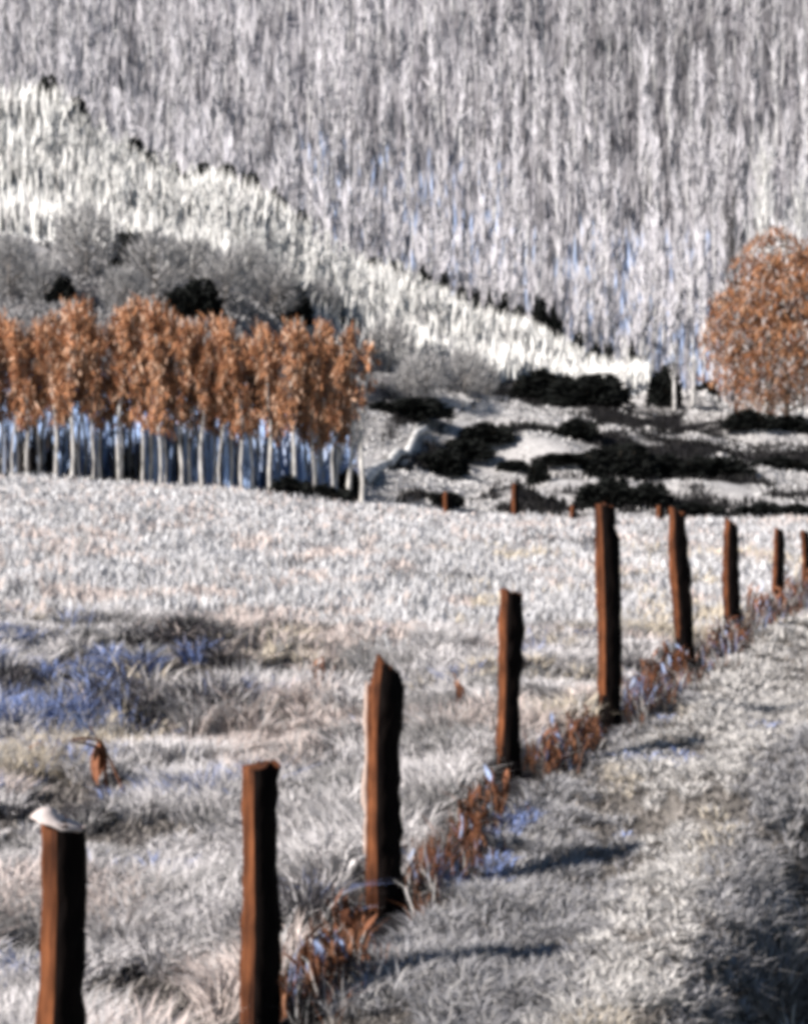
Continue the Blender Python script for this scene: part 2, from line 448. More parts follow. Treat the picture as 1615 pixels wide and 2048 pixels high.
# tussocks of long grass left of the fence
tx, td = scatter(9000, 3.0, 14.0)
keep = right_of_fence(tx, td) < -0.10
keep &= vnoise(tx * 2.2, td * 2.2, 31) * 0.7 + vnoise(tx * 5, td * 5, 33) * 0.3 > 0.38
tx, td = tx[keep], td[keep]
per = 58
sz = np.clip(0.35 + 0.9 * vnoise(tx * 1.1, td * 1.1, 32), 0.4, 1.2) * np.interp(td, [3, 14], [0.20, 0.26])
sz = sz * (1 + 0.5 * np.exp(-((td - 10.4) / 1.2) ** 2) * (tx < ux(520, td)) * (vnoise(tx * 1.9, td * 1.9, 34) > .45))
X_ = np.repeat(tx, per); D_ = np.repeat(td, per); S_ = np.repeat(sz, per)
n = len(X_); az = rng.random(n) * 2 * math.pi; rad = np.sqrt(rng.random(n)) * S_ * 0.33
x = X_ + np.cos(az) * rad; d = D_ + np.sin(az) * rad
lean = np.clip(rng.normal(0.75, 0.35, n), 0.05, 1.5)
az2 = az + rng.normal(0, 0.5, n)
blades('tussock_grass', x, d, S_ * (0.6 + 0.6 * rng.random(n)), (0.0032 + 0.0007 * d) * (0.6 + 0.8 * rng.random(n)), lean, az2,
       grass_colors(X_ + rng.normal(0, .05, n), D_, 'near'), 'frosted tussock grass left of the brown fence posts', 'grass')

# short dead litter between the tussocks
n = 60000
x, d = scatter(n, 3.0, 14.0)
keep = (right_of_fence(x, d) < -0.12) | (right_of_fence(x, d) > 0.3); x, d = x[keep], d[keep]; n = len(x)
hh = np.interp(d, [3, 14], [0.03, 0.07]) * (0.5 + rng.random(n))
blades('dead_litter', x, d, hh, (0.004 + 0.0011 * d) * (0.6 + 0.8 * rng.random(n)), np.clip(rng.normal(1.2, 0.5, n), 0.1, 2.2), rng.random(n) * 6.283,
       np.array([0.20, 0.18, 0.165]) * (0.5 + 1.1 * rng.random((n, 1))) * np.where((x > 0.40 + 0.42 * (d - 3.6)) & (d < 7.2), 0.2, 1.0)[:, None], 'short dead grass litter between the tussocks', 'grass')  # litter darkened in the bottom-right dip as painted shade

# short matted turf right of the fence
tx, td = scatter(15000, 3.0, 30.0)
keep = right_of_fence(tx, td) > (0.22 + 0.14 * vnoise(td * 3, td * 0, 44)) * np.interp(td, [4, 25], [1, 1.6])
keep &= vnoise(tx * 2.5, td * 2.5, 41) * 0.7 + vnoise(tx * 6, td * 6, 43) * 0.3 > 0.30
keep &= (tx < 0.40 + 0.42 * (td - 3.6)) | (td > 7.2) | (rng.random(len(tx)) < 0.22)
tx, td = tx[keep], td[keep]
per = 36
sz = np.clip(0.3 + 0.9 * vnoise(tx * 2.0, td * 2.0, 42), 0.35, 1.2) * np.interp(td, [3, 30], [0.10, 0.2])
X_ = np.repeat(tx, per); D_ = np.repeat(td, per); S_ = np.repeat(sz, per)
n = len(X_); az = rng.random(n) * 2 * math.pi; rad = np.sqrt(rng.random(n)) * S_ * 0.55
x = X_ + np.cos(az) * rad; d = D_ + np.sin(az) * rad
lean = np.clip(rng.normal(1.0, 0.4, n), 0.1, 1.8)
blades('verge_grass', x, d, S_ * (0.5 + 0.6 * rng.random(n)), (0.003 + 0.0007 * d) * (0.6 + 0.8 * rng.random(n)), lean, az + rng.normal(0, .6, n),
       grass_colors(X_, D_, 'verge'), 'short matted tan grass on the verge right of the fence', 'grass')

# pale field beyond
n = 120000
x, d = scatter(n, 12.6, 72.0)
keep = (right_of_fence(x, np.minimum(d, 40)) < 0.1) | (d > 26)
keep &= vnoise(x * 1.2, d * 1.2, 51) > 0.2
x, d = x[keep], d[keep]; n = len(x)
hh = np.interp(d, [12, 70], [0.16, 0.38]) * (0.5 + 0.8 * rng.random(n)) * (0.6 + 0.7 * vnoise(x * 0.7, d * 0.7, 52))
blades('field_grass', x, d, hh, 0.0013 * d * (0.6 + 0.8 * rng.random(n)), np.clip(rng.normal(0.35, 0.25, n), 0, 1.2), rng.random(n) * 6.283,
       grass_colors(x, d, 'field'), 'white frosted grass covering the open field', 'grass')

# rough grass on the slopes behind the field
n = 90000
x, d = scatter(n, 73.0, 178.0)
keep = (vnoise(x * 0.35, d * 0.35, 61) > 0.25) & (bank_shade(x, d) < 0.5) & ~((ux(720, d) > x) & (d < 98) & (rng.random(len(x)) < 0.75))
x, d = x[keep], d[keep]; n = len(x)
uu_ = x / d * F + 807.5
flat_ = np.where((uu_ > 740) & (d < gridge(uu_)), 0.5, 1.0)
hh = np.interp(d, [73, 178], [0.35, 0.8]) * (0.5 + 0.8 * rng.random(n)) * flat_
blades('slope_grass', x, d, hh, 0.0016 * d * (0.6 + 0.8 * rng.random(n)), np.clip(rng.normal(0.6, 0.35, n), 0, 1.5) / flat_, np.where(flat_ < 1, rng.choice([0.0, 3.1416], n) + rng.normal(0, .3, n), rng.random(n) * 6.283),
       grass_colors(x, d, 'slope'), 'rough frosted grass on the slope beyond the field', 'grass')

# near-black blades painting the banks' shade on the slope behind the field
n = 70000
x, d = scatter(n, 80.0, 158.0)
keep = bank_shade(x, d) > 0.4
x, d = x[keep], d[keep]; n = len(x)
blades('bank_shade', x, d, rng.uniform(0.2, 0.75, n), rng.uniform(0.06, 0.2, n), np.clip(rng.normal(0.4, 0.3, n), 0, 1.2), rng.random(n) * 6.283,
       np.array([0.014, 0.013, 0.013]) * rng.uniform(.4, 2.2, (n, 1)), 'streaks of near-black painted bank shade lying across the slope behind the field', 'bank_shade')

# weedy strip along the fence: dark dead stalks, rust blades and blue rime
n = 9500
d = 3.6 * (26 / 3.6) ** rng.random(n); wid = np.interp(d, [4, 25], [1.0, 1.6])
x = np.interp(d, FENCE_D, FENCE_X) + (rng.normal(0.13, 0.09, n)) * wid
keep = np.ones(n, bool)
for pd in FENCE_D[1:-1]:
    px = np.interp(pd, FENCE_D, FENCE_X); keep &= ~((d > pd * 0.98 - 0.75) & (d < pd + 0.03) & (np.abs(x / d - px / pd) * pd < 0.13))
x, d, wid = x[keep], d[keep], wid[keep]; n = len(x)
kk = vnoise(x * 5, d * 5, 68) * .6 + rng.random(n) * .4
cc = np.where((kk > 0.76)[:, None], np.array([0.34, 0.43, 0.70]), np.where((kk > 0.58)[:, None], np.array([0.24, 0.105, 0.055]), np.where((kk > 0.51)[:, None], np.array([0.55, 0.52, 0.50]), np.array([0.03, 0.026, 0.025]))))
blades('fence_weeds', x, d, rng.uniform(0.06, 0.22, n) * wid, rng.uniform(0.003, 0.006, n) * (0.6 + d / 11), np.clip(rng.normal(0.5, 0.3, n), 0, 1.2), rng.random(n) * 6.283,
       cc * rng.uniform(.7, 1.1, (n, 1)), 'dark, rust and bluish dead weeds in a strip along the fence foot', 'weeds')

# saplings and brush standing all over the far hillside, too many to count
n = 60000
d = 186 * (352 / 186.) ** rng.random(n); x = ux(-500 + rng.random(n) * 2600, d)
q = rng.random(n); k2 = vnoise(x * 0.12, d * 0.12, 72); u_ = x / d * F + 807.5
cc = np.where((q < 0.55)[:, None], np.array([0.66, 0.635, 0.665]), np.where((q < 0.80)[:, None], np.array([0.50, 0.475, 0.51]), np.array([0.27, 0.255, 0.27])))
cc = np.where(((q > 0.90) & (k2 > 0.45) & (d < 240))[:, None], np.array([0.50, 0.62, 0.86]), cc)
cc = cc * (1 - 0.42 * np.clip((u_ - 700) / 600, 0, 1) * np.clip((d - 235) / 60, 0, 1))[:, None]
sv = vnoise(u_ * 0.022, d * 0.03, 73) * .6 + vnoise(u_ * 0.06, d * 0.05, 74) * .4
cc = cc * (0.60 + 0.60 * sv)[:, None]
cc = np.where(((rng.random(n) < 0.30) & (d < 245) & (u_ > 1120) & (u_ < 1440))[:, None], np.array([0.46, 0.58, 0.86]), cc)
cc = np.where(((rng.random(n) < 0.18) & (d > 225) & (d < 262) & (u_ > 600) & (u_ < 1050))[:, None], np.array([0.46, 0.58, 0.86]), cc)
blades('hillside_brush', x, d, rng.uniform(2.0, 8.0, n), rng.uniform(0.15, 0.42, n), np.clip(rng.normal(0.06, 0.05, n), 0, .2), rng.random(n) * 6.283,
       cc * rng.uniform(.8, 1.1, (n, 1)), 'pale vertical brush and saplings covering the far hillside', 'brush', face=0.3)

# white rimed brush on the ridge
n = 16000
u_ = -250 + rng.random(n) * 1550; d = gridge(u_) + 1 + rng.random(n) * (168 - gridge(u_)); x = ux(u_, d); q = rng.random(n)
cc = np.where((q < 0.91)[:, None], np.array([0.92, 0.905, 0.87]), np.where((q < 0.97)[:, None], np.array([0.5, 0.48, 0.48]), np.array([0.18, 0.17, 0.17])))
blades('ridge_brush', x, d, rng.uniform(1.0, 4.0, n), rng.uniform(0.12, 0.34, n), np.clip(rng.normal(0.12, 0.1, n), 0, .4), rng.random(n) * 6.283,
       cc * rng.uniform(.85, 1.05, (n, 1)), 'white rimed brush covering the bright sloping ridge', 'brush', face=0.8)

# rimed undergrowth, its blue painting the shade between the stems of the brown belt
n = 9000
x, d = scatter(n, 74.0, 92.0)
keep = (x < ux(700, d)) & (vnoise(x * 1.5, d * 0.8, 66) > 0.3)
x, d = x[keep], d[keep]; n = len(x)
kk = vnoise(x * 1.1, d * 0.5, 67) + rng.normal(0, .1, n)
cc = np.where((kk > 0.46)[:, None], np.array([0.48, 0.65, 1.0]), np.where((kk > 0.34)[:, None], np.array([0.60, 0.70, 0.92]), np.array([0.035, 0.03, 0.03])))
blades('shade_blue_undergrowth', x, d, rng.uniform(0.9, 4.2, n), rng.uniform(0.08, 0.26, n), np.clip(rng.normal(0.12, 0.1, n), 0, .5), rng.random(n) * 6.283,
       cc * rng.uniform(.75, 1.1, (n, 1)), 'rimed undergrowth tinted blue for shade between the stems of the brown belt', 'undergrowth', face=0.7)

# ------------------------------------------------------------------ fence posts
def post_meshes(lean_vec, h, half, slant, seed, taper=0.92, point=0.0, foot=0.0):
    """split-log post: pale-brown split wood facing left, near-black shade painted round the right side, dark wet foot, worn top"""
    r = np.random.default_rng(seed)
    k = 24; nrg = 24
    ang = np.arange(k) * 2 * math.pi / k
    prof = 1.0 / (np.abs(np.cos(ang)) ** 1.3 + np.abs(np.sin(ang)) ** 1.3) ** (1 / 1.3)
    prof *= 1 + r.normal(0, 0.03, k)
    e0 = -math.pi / 2 + 0.10
    vs = []; side = []
    for i in range(nrg):
        t = i / (nrg - 1)
        c = Vector(lean_vec) * t
        rr = half * (1 - (1 - taper) * t) * (1 + 0.06 * math.sin(t * 9 + seed) + r.normal(0, 0.03))
        if point and t > 0.9: rr *= 1 - point * (t - 0.9) / 0.1
        ox = half * 0.10 * math.sin(t * 5 + seed * 1.7)
        for j in range(k):
            z = h * t - 0.15 * (1 - t)
            shade_side = math.cos(ang[j]) > -0.1
            jit = 1 + r.normal(0, 0.035) * (1.8 if shade_side else 1)
            if i == nrg - 1: z += slant * math.cos(ang[j]) * half + r.normal(0, 0.10) * half
            vs.append((c.x + ox + rr * prof[j] * jit * math.cos(ang[j]), c.y + rr * prof[j] * jit * math.sin(ang[j]), z))
    ts = []; tb_ = []
    wob = r.normal(0, 0.5, nrg).cumsum() * 0.25
    for i in range(nrg - 1):
        for j in range(k):
            a = i * k + j; b = i * k + (j + 1) % k
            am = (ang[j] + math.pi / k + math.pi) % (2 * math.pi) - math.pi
            is_shade_or_foot = -math.pi / 2 - 0.22 + 0.10 * math.tanh(wob[i]) < am < math.pi / 2 - 0.2  # right side gets the painted shade
            is_shade_or_foot = is_shade_or_foot or (i + 0.8 * math.sin(j * 1.9)) / (nrg - 1) < foot
            (tb_ if is_shade_or_foot else ts).extend([(a, b, b + k), (a, b + k, a + k)])
    top = len(vs)
    vs.append((Vector(lean_vec).x + half * 0.1 * math.sin(5 + seed * 1.7), Vector(lean_vec).y, h))
    for j in range(k):
        ts.append(((nrg - 1) * k + j, (nrg - 1) * k + (j + 1) % k, top))
    return mk_mesh('timber', vs, ts, [M_wood]), mk_mesh('shade_side', vs, tb_, [M_shade_wet])

POSTS = [  # u_base, u_top, v_top, depth, width px, slant, point, label
    (100, 125, 1648, 4.00, 100, -0.3, 0.0, 'thick brown wooden post at lower left corner with a frost cap on top'),
    (512, 522, 1535, 5.00, 78, 0.1, 0.0, 'second brown wooden fence post from the left, flat topped, running off the bottom edge'),
    (765, 772, 1328, 6.20, 78, -0.45, 0.4, 'tall brown post with a worn point and pale frost down its left edge'),
    (1018, 1019, 1183, 8.05, 50, -0.2, 0.0, 'short brown fence post standing fourth from the left'),
    (1222, 1210, 1010, 9.35, 50, -0.2, 0.1, 'tallest dark brown post, its top against black shrub-shaped shade'),
    (1372, 1356, 1022, 11.9, 44, -0.3, 0.2, 'leaning brown post right of the tallest post'),
    (1468, 1460, 1043, 15.0, 36, -0.4, 0.3, 'brown post with pointed top, third from the right end of the fence'),
    (1555, 1556, 1058, 18.8, 25, -0.2, 0.2, 'thin small brown post next to last on the right of the fence'),
    (1613, 1611, 1062, 23.2, 20, -0.2, 0.1, 'smallest brown fence post cut by the right edge of the picture'),
]
def frost_strip(name, h0, h1, half, seed, width, parent, lean, hh):
    r = np.random.default_rng(seed); mb = MB(); n = 14
    pts = []; rad = []
    for i in range(n):
        t = i / (n - 1); z = h0 + (h1 - h0) * t
        lx = Vector(lean).x * z / hh
        pts.append((lx - half * 0.92 + r.normal(0, half * 0.05), -half * 0.05 + r.normal(0, half * .04), z))
        rad.append(width * (0.55 + 0.6 * r.random()) * (0.3 if i in (0, n - 1) else 1))
    tube(mb, pts, rad, 6, (0.52, 0.39, 0.33))
    link(name, mb.mesh(name, [M_frost], True), parent)

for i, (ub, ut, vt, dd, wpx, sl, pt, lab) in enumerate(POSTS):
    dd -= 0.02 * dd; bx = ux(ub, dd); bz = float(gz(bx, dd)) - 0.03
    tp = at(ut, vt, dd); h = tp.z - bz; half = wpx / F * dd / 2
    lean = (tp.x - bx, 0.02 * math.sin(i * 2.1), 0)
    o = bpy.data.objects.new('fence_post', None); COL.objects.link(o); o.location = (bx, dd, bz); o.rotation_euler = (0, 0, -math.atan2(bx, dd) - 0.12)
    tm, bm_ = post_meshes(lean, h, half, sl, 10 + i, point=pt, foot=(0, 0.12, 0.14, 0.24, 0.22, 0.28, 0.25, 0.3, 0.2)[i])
    link('timber', tm, o); link('shade_side', bm_, o)
    if i in (0, 2):
        if i == 0:
            r = np.random.default_rng(3); mb = MB(); vs = []; k = 14
            for ring, (rr, zz) in enumerate([(0.7, -0.006), (1.0, -0.002), (1.0, 0.005), (0.7, 0.012), (0.3, 0.015)]):
                for j in range(k):
                    a = j * 2 * math.pi / k
                    vs.append((lean[0] - half * 0.20 + half * rr * 1.0 * math.cos(a) * (1 + r.normal(0, .14)), lean[1] + half * rr * 0.95 * math.sin(a), h + zz * (1.0 - 0.5 * math.cos(a)) - 0.30 * half * math.cos(a) + r.normal(0, .003)))
            ts = []
            for q_ in range(4):
                for j in range(k):
                    a = q_ * k + j; b = q_ * k + (j + 1) % k
                    ts += [(a, b, b + k), (a, b + k, a + k)]
            vs.append((lean[0] - half * .25, lean[1], h + 0.016)); 
            for j in range(k): ts.append((4 * k + j, 4 * k + (j + 1) % k, 5 * k))
            mb.add(vs, ts, (0.58, 0.50, 0.47))
            link('frost_cap', mb.mesh('frost_cap', [M_frost], True), o)
        else:
            frost_strip('frost_rime', h * 0.26, h * 0.93, half, 5, half * 0.24, o, lean, h)
    tag(o, lab, 'post', 'brown posts of the near fence line')

FAR = [(893, 985, 1040, 17, 'small orange-brown post at the field edge, leftmost of the far row'),
       (1030, 968, 1036, 17, 'small rust-brown post at the far field edge, second from the left of its row'),
       (1146, 1012, 1050, 15, 'stubby reddish post at the far field edge just left of the tallest near post'),
       (1318, 1012, 1060, 18, 'small orange post at the far field edge between two near posts'),
       (1503, 1036, 1068, 15, 'stubby orange post at the far field edge, rightmost of its row')]
for i, (u, v0, v1, w, lab) in enumerate(FAR):
    dd = 66.0; bx = ux(u, dd); bz = float(gz(bx, dd)) - 0.05
    h = at(u, v0, dd).z - bz
    o = bpy.data.objects.new('stake', None); COL.objects.link(o); o.location = (bx, dd, bz)
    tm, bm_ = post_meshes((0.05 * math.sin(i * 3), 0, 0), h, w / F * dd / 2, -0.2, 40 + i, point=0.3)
    link('timber', tm, o); link('shade_side', bm_, o)
    tag(o, lab, 'post', 'small posts along the far field edge')

# ------------------------------------------------------------------ withered plants along the fence
def leaf_mesh(name, L, W, curl, col, seed):
    r = np.random.default_rng(seed); n = 7; vs = []; ts = []; cs = []
    for i in range(n):
        t = i / (n - 1); w = W / 2 * math.sin(math.pi * (0.08 + 0.9 * t)) ** 0.8
        y = L * t; z = -curl * L * t * t
        for s, zz in ((-1, 0.25 * w), (0, 0), (1, 0.25 * w)):
            vs.append((s * w + 0.06 * L * math.sin(t * 3 + seed), y, z + zz)); cs.append(np.array(col) * (0.75 + 0.5 * r.random()))
    for i in range(n - 1):
        for s in (0, 1):
            a = i * 3 + s
            ts += [(a, a + 1, a + 4), (a, a + 4, a + 3)]
    mb = MB(); mb.add(vs, ts, np.array(cs)); return mb.mesh(name, [M_plant], True)
RUST = [(0.23, 0.095, 0.052), (0.18, 0.075, 0.04), (0.30, 0.145, 0.085), (0.12, 0.048, 0.027)]
LEAFM = [leaf_mesh('rust_leaf', 1, 0.27, 0.25 + 0.1 * k, RUST[k], k) for k in range(4)]
BLUEM = [leaf_mesh('rimed_leaf', 1, 0.20, 0.3, (0.42, 0.51, 0.76), 9), leaf_mesh('rimed_leaf', 1, 0.16, 0.15, (0.52, 0.58, 0.74), 10)]

def plant(u, v, dd, nleaf, size, lab, nblue=2, lean=0.0, spread=0.8):
    size *= 1.15
    bx = ux(u, dd) + (0.08 if spread > 0.6 else 0); bz = float(gz(bx, dd)) - 0.01
    o = bpy.data.objects.new('withered_plant', None); COL.objects.link(o); o.location = (bx, dd, bz)
    mb = MB(); stems = []
    for k in range(4 if spread > 0.6 else 1):
        a = random.uniform(0, 6.283); sp = size * random.uniform(0.1, 0.45) * (1 if spread > 0.6 else 0.1); hs = size * random.uniform(0.7, 1.05)
        e = np.array([math.cos(a) * sp + lean * hs, math.sin(a) * sp * 0.6, hs]); m_ = e * 0.5 + np.array([0, 0, hs * 0.08])
        tube(mb, [(0, 0, -0.02), m_, e], [size * 0.022, size * 0.018, size * 0.008], 5, (0.20, 0.085, 0.045)); stems.append((m_, e))
    link('stem', mb.mesh('plant_stem', [M_plant]), o)
    tot = nleaf * 3 + nblue
    for k in range(tot):
        m_, e = stems[k % len(stems)]; t = random.random(); p = m_ * (1 - t) + e * t
        if t < 0.3: p = p * random.uniform(0.5, 1)
        blue = k < nblue
        me = random.choice(BLUEM) if blue else random.choice(LEAFM)
        s = size * (random.uniform(0.20, 0.42) if spread > 0.6 else random.uniform(0.45, 0.65))
        el = random.choice((1, -1, -1)) * random.uniform(0.7, 1.45)      # standing up or hanging down
        link('leaf', me, o, p, (el, random.uniform(-.4, .4), random.uniform(0, 6.283)), (s, s, s))
    tag(o, lab, 'plant', 'withered leafy plants at the foot of the fence')

plant(585, 1990, 5.15, 6, 0.26, 'rust-leaved withered plant at the bottom edge right of the second post')
plant(640, 1920, 5.4, 5, 0.22, 'withered brown plant between the second post and the pointed post')
plant(680, 1890, 5.7, 4, 0.12, 'low withered plant touching the left foot of the pointed post')
plant(838, 1740, 6.35, 5, 0.20, 'withered rust plant close to the right of the pointed post')
plant(890, 1680, 6.6, 8, 0.27, 'largest rust-brown withered plant with hanging leaves right of the pointed post')
plant(960, 1600, 7.1, 6, 0.23, 'withered brown plant just left of the short fourth post')
plant(1066, 1530, 7.9, 6, 0.22, 'rust plant with bluish rimed leaves right of the short fourth post')
plant(1118, 1480, 8.4, 6, 0.24, 'withered plant halfway between the short post and the tallest post')
plant(1150, 1460, 8.75, 4, 0.15, 'withered plant close to the left of the tallest post')
plant(1272, 1420, 9.9, 7, 0.26, 'broad brown withered plant right of the foot of the tallest post')
plant(1335, 1365, 11.0, 7, 0.27, 'brown withered plant left of the leaning post')
plant(1412, 1330, 12.4, 7, 0.32, 'brown withered plant right of the leaning post')
plant(1505, 1245, 15.8, 8, 0.34, 'wide rust plant before the thin small post')
plant(1592, 1190, 20.2, 6, 0.36, 'rust plant at the right picture edge below the smallest post')
plant(892, 1450, 9.6, 3, 0.24, 'lone reddish stalk in the field left of the short fourth post', 0, 0.2)
plant(258, 1585, 8.4, 2, 0.40, 'lone leaning rust-brown stalk in the long grass at left', 1, -0.5, 0.3)
plant(618, 1405, 11.2, 4, 0.30, 'bent rust stalk with a blue rimed leaf left of the pointed post', 1, 0.1)
plant(58, 1545, 9.2, 3, 0.22, 'small rust stalk with blue rimed leaves near the left picture edge', 2)

for j, (dA, dB, cnt, lab) in enumerate([
        (4.9, 5.5, 4, 'small rust weed in the dark strip between the second post and the pointed post'),
        (6.4, 7.4, 6, 'small rust weed in the dark strip between the pointed post and the short post'),
        (8.2, 8.8, 5, 'small rust weed in the dark strip between the short post and the tallest post'),
        (9.6, 11.1, 5, 'small rust weed in the dark strip between the tallest post and the leaning post'),
        (12.3, 14.0, 4, 'small rust weed in the dark strip right of the leaning post'),
        (15.6, 22.5, 6, 'small rust weed in the dark strip among the small posts at far right')]):
    for k in range(cnt):
        dd = dA + (dB - dA) * (k + random.random()) / cnt
        uu = (np.interp(dd, FENCE_D, FENCE_X) + random.uniform(-.02, .12)) / dd * F + 807.5
        plant(uu, 0, dd, 3, random.uniform(.14, .22) * np.interp(dd, [4, 20], [0.9, 1.7]), lab, 2)

# ------------------------------------------------------------------ trees
def make_frost_tree(seed, H, crown_w, nb=16, ntw=16, tw=0.07, ctw=(0.72, 0.70, 0.68), cb=(0.6, 0.58, 0.57), split=True, k=5, trunk_r=0.12, low=0.2):
    """slender bare tree: trunk, rising limbs and rimed twigs"""
    global rng
    keep_rng = rng; rng = np.random.default_rng(seed); r = rng
    tb, cb_ = MB(), MB()
    n = 6
    tp = np.array([(math.sin(i * 1.3 + seed) * 0.02 * H * i / n, math.cos(i * 1.1 + seed) * 0.02 * H * i / n, H * 0.95 * i / n) for i in range(n + 1)])
    tp[0, 2] = -0.3
    tube(tb, tp, [trunk_r * (1 - 0.85 * i / n) + 0.015 for i in range(n + 1)], k, cb)
    P0, P1, W, Cc = [], [], [], []
    for b in range(nb):
        t = low + (0.93 - low) * (b + r.random() * .6) / nb
        a = r.random() * 6.283
        i = min(int(t * n), n - 1); f = t * n - i
        p = tp[i] * (1 - f) + tp[i + 1] * f
        L = crown_w * (0.45 + 0.55 * r.random()) * (1.15 - 0.75 * t)
        dr = np.array([math.cos(a) * L, math.sin(a) * L, L * r.uniform(1.8, 3.2)])
        e = p + dr
        m_ = p + dr * 0.5 + np.array([0, 0, -0.06 * L])
        tube(tb, [p, m_, e], [trunk_r * 0.35 * (1.1 - t), trunk_r * 0.25 * (1.1 - t), 0.012], 3, cb)
        s = r.random(ntw) ** 0.7
        q = np.where(s[:, None] < 0.5, p + (m_ - p) * (s * 2)[:, None], m_ + (e - m_) * ((s - .5) * 2)[:, None])
        dd_ = np.stack([r.normal(0, 0.20, ntw), r.normal(0, 0.20, ntw), r.uniform(0.6, 1.3, ntw)], 1) * (H * 0.13) * r.uniform(.6, 1.4, (ntw, 1))
        P0.append(q); P1.append(q + dd_); W.append(tw * r.uniform(.6, 1.4, ntw)); Cc.append(np.array(ctw) * r.uniform(0.72, 1.08, (ntw, 1)))
    ribbons(cb_, np.concatenate(P0), np.concatenate(P1), np.concatenate(W), np.concatenate(Cc), face=1.3)
    rng = keep_rng
    if split:
        return tb.mesh('trunk', [M_bark]), cb_.mesh('crown', [M_twig])
    m = MB()
    m.add(np.concatenate(tb.v), np.concatenate(tb.t), np.concatenate(tb.c), 0)
    m.add(np.concatenate(cb_.v), np.concatenate(cb_.t), np.concatenate(cb_.c), 1)
    return m

def make_round_tree(seed, R, H, ctw, n=900, tw=0.06):
    """rounded bare tree: many twigs filling a dome"""
    global rng
    keep_rng = rng; rng = np.random.default_rng(seed); r = rng
    tb, cb_ = MB(), MB()
    tube(tb, [(0, 0, -0.4), (0.05, 0, H * 0.3), (0, 0.05, H * 0.75)], [0.16, 0.12, 0.04], 6, (0.3, 0.27, 0.25))
    for b in range(12):
        a = r.random() * 6.283; z0 = H * r.uniform(0.12, 0.5); L = R * r.uniform(.6, .9)
        tube(tb, [(0, 0, z0), (math.cos(a) * L * .5, math.sin(a) * L * .5, z0 + H * .18), (math.cos(a) * L, math.sin(a) * L, z0 + H * .36)], [.06, .04, .015], 4, (0.3, 0.27, 0.25))
    g_ = r.normal(size=(n, 3)); g_ /= np.linalg.norm(g_, axis=1)[:, None]
    rr = r.uniform(0.35, 1.0, n) ** 0.6
    lump = 0.8 + 0.35 * vnoise(g_[:, 0] * 2.2 + seed, g_[:, 2] * 2.2 + g_[:, 1] * 1.7, seed)
    p = g_ * (rr * lump)[:, None] * np.array([R, R, H * 0.5]) + np.array([0, 0, H * 0.52])
    dv = g_ * 0.6 + np.array([0, 0, 0.8]) + r.normal(0, .35, (n, 3))
    ribbons(cb_, p, p + dv * 0.12 * H * r.uniform(.5, 1.3, (n, 1)), tw * r.uniform(.6, 1.4, n), np.array(ctw) * r.uniform(0.6, 1.1, (n, 1)))
    rng = keep_rng
    return tb.mesh('trunk', [M_bark]), cb_.mesh('crown', [M_twig])

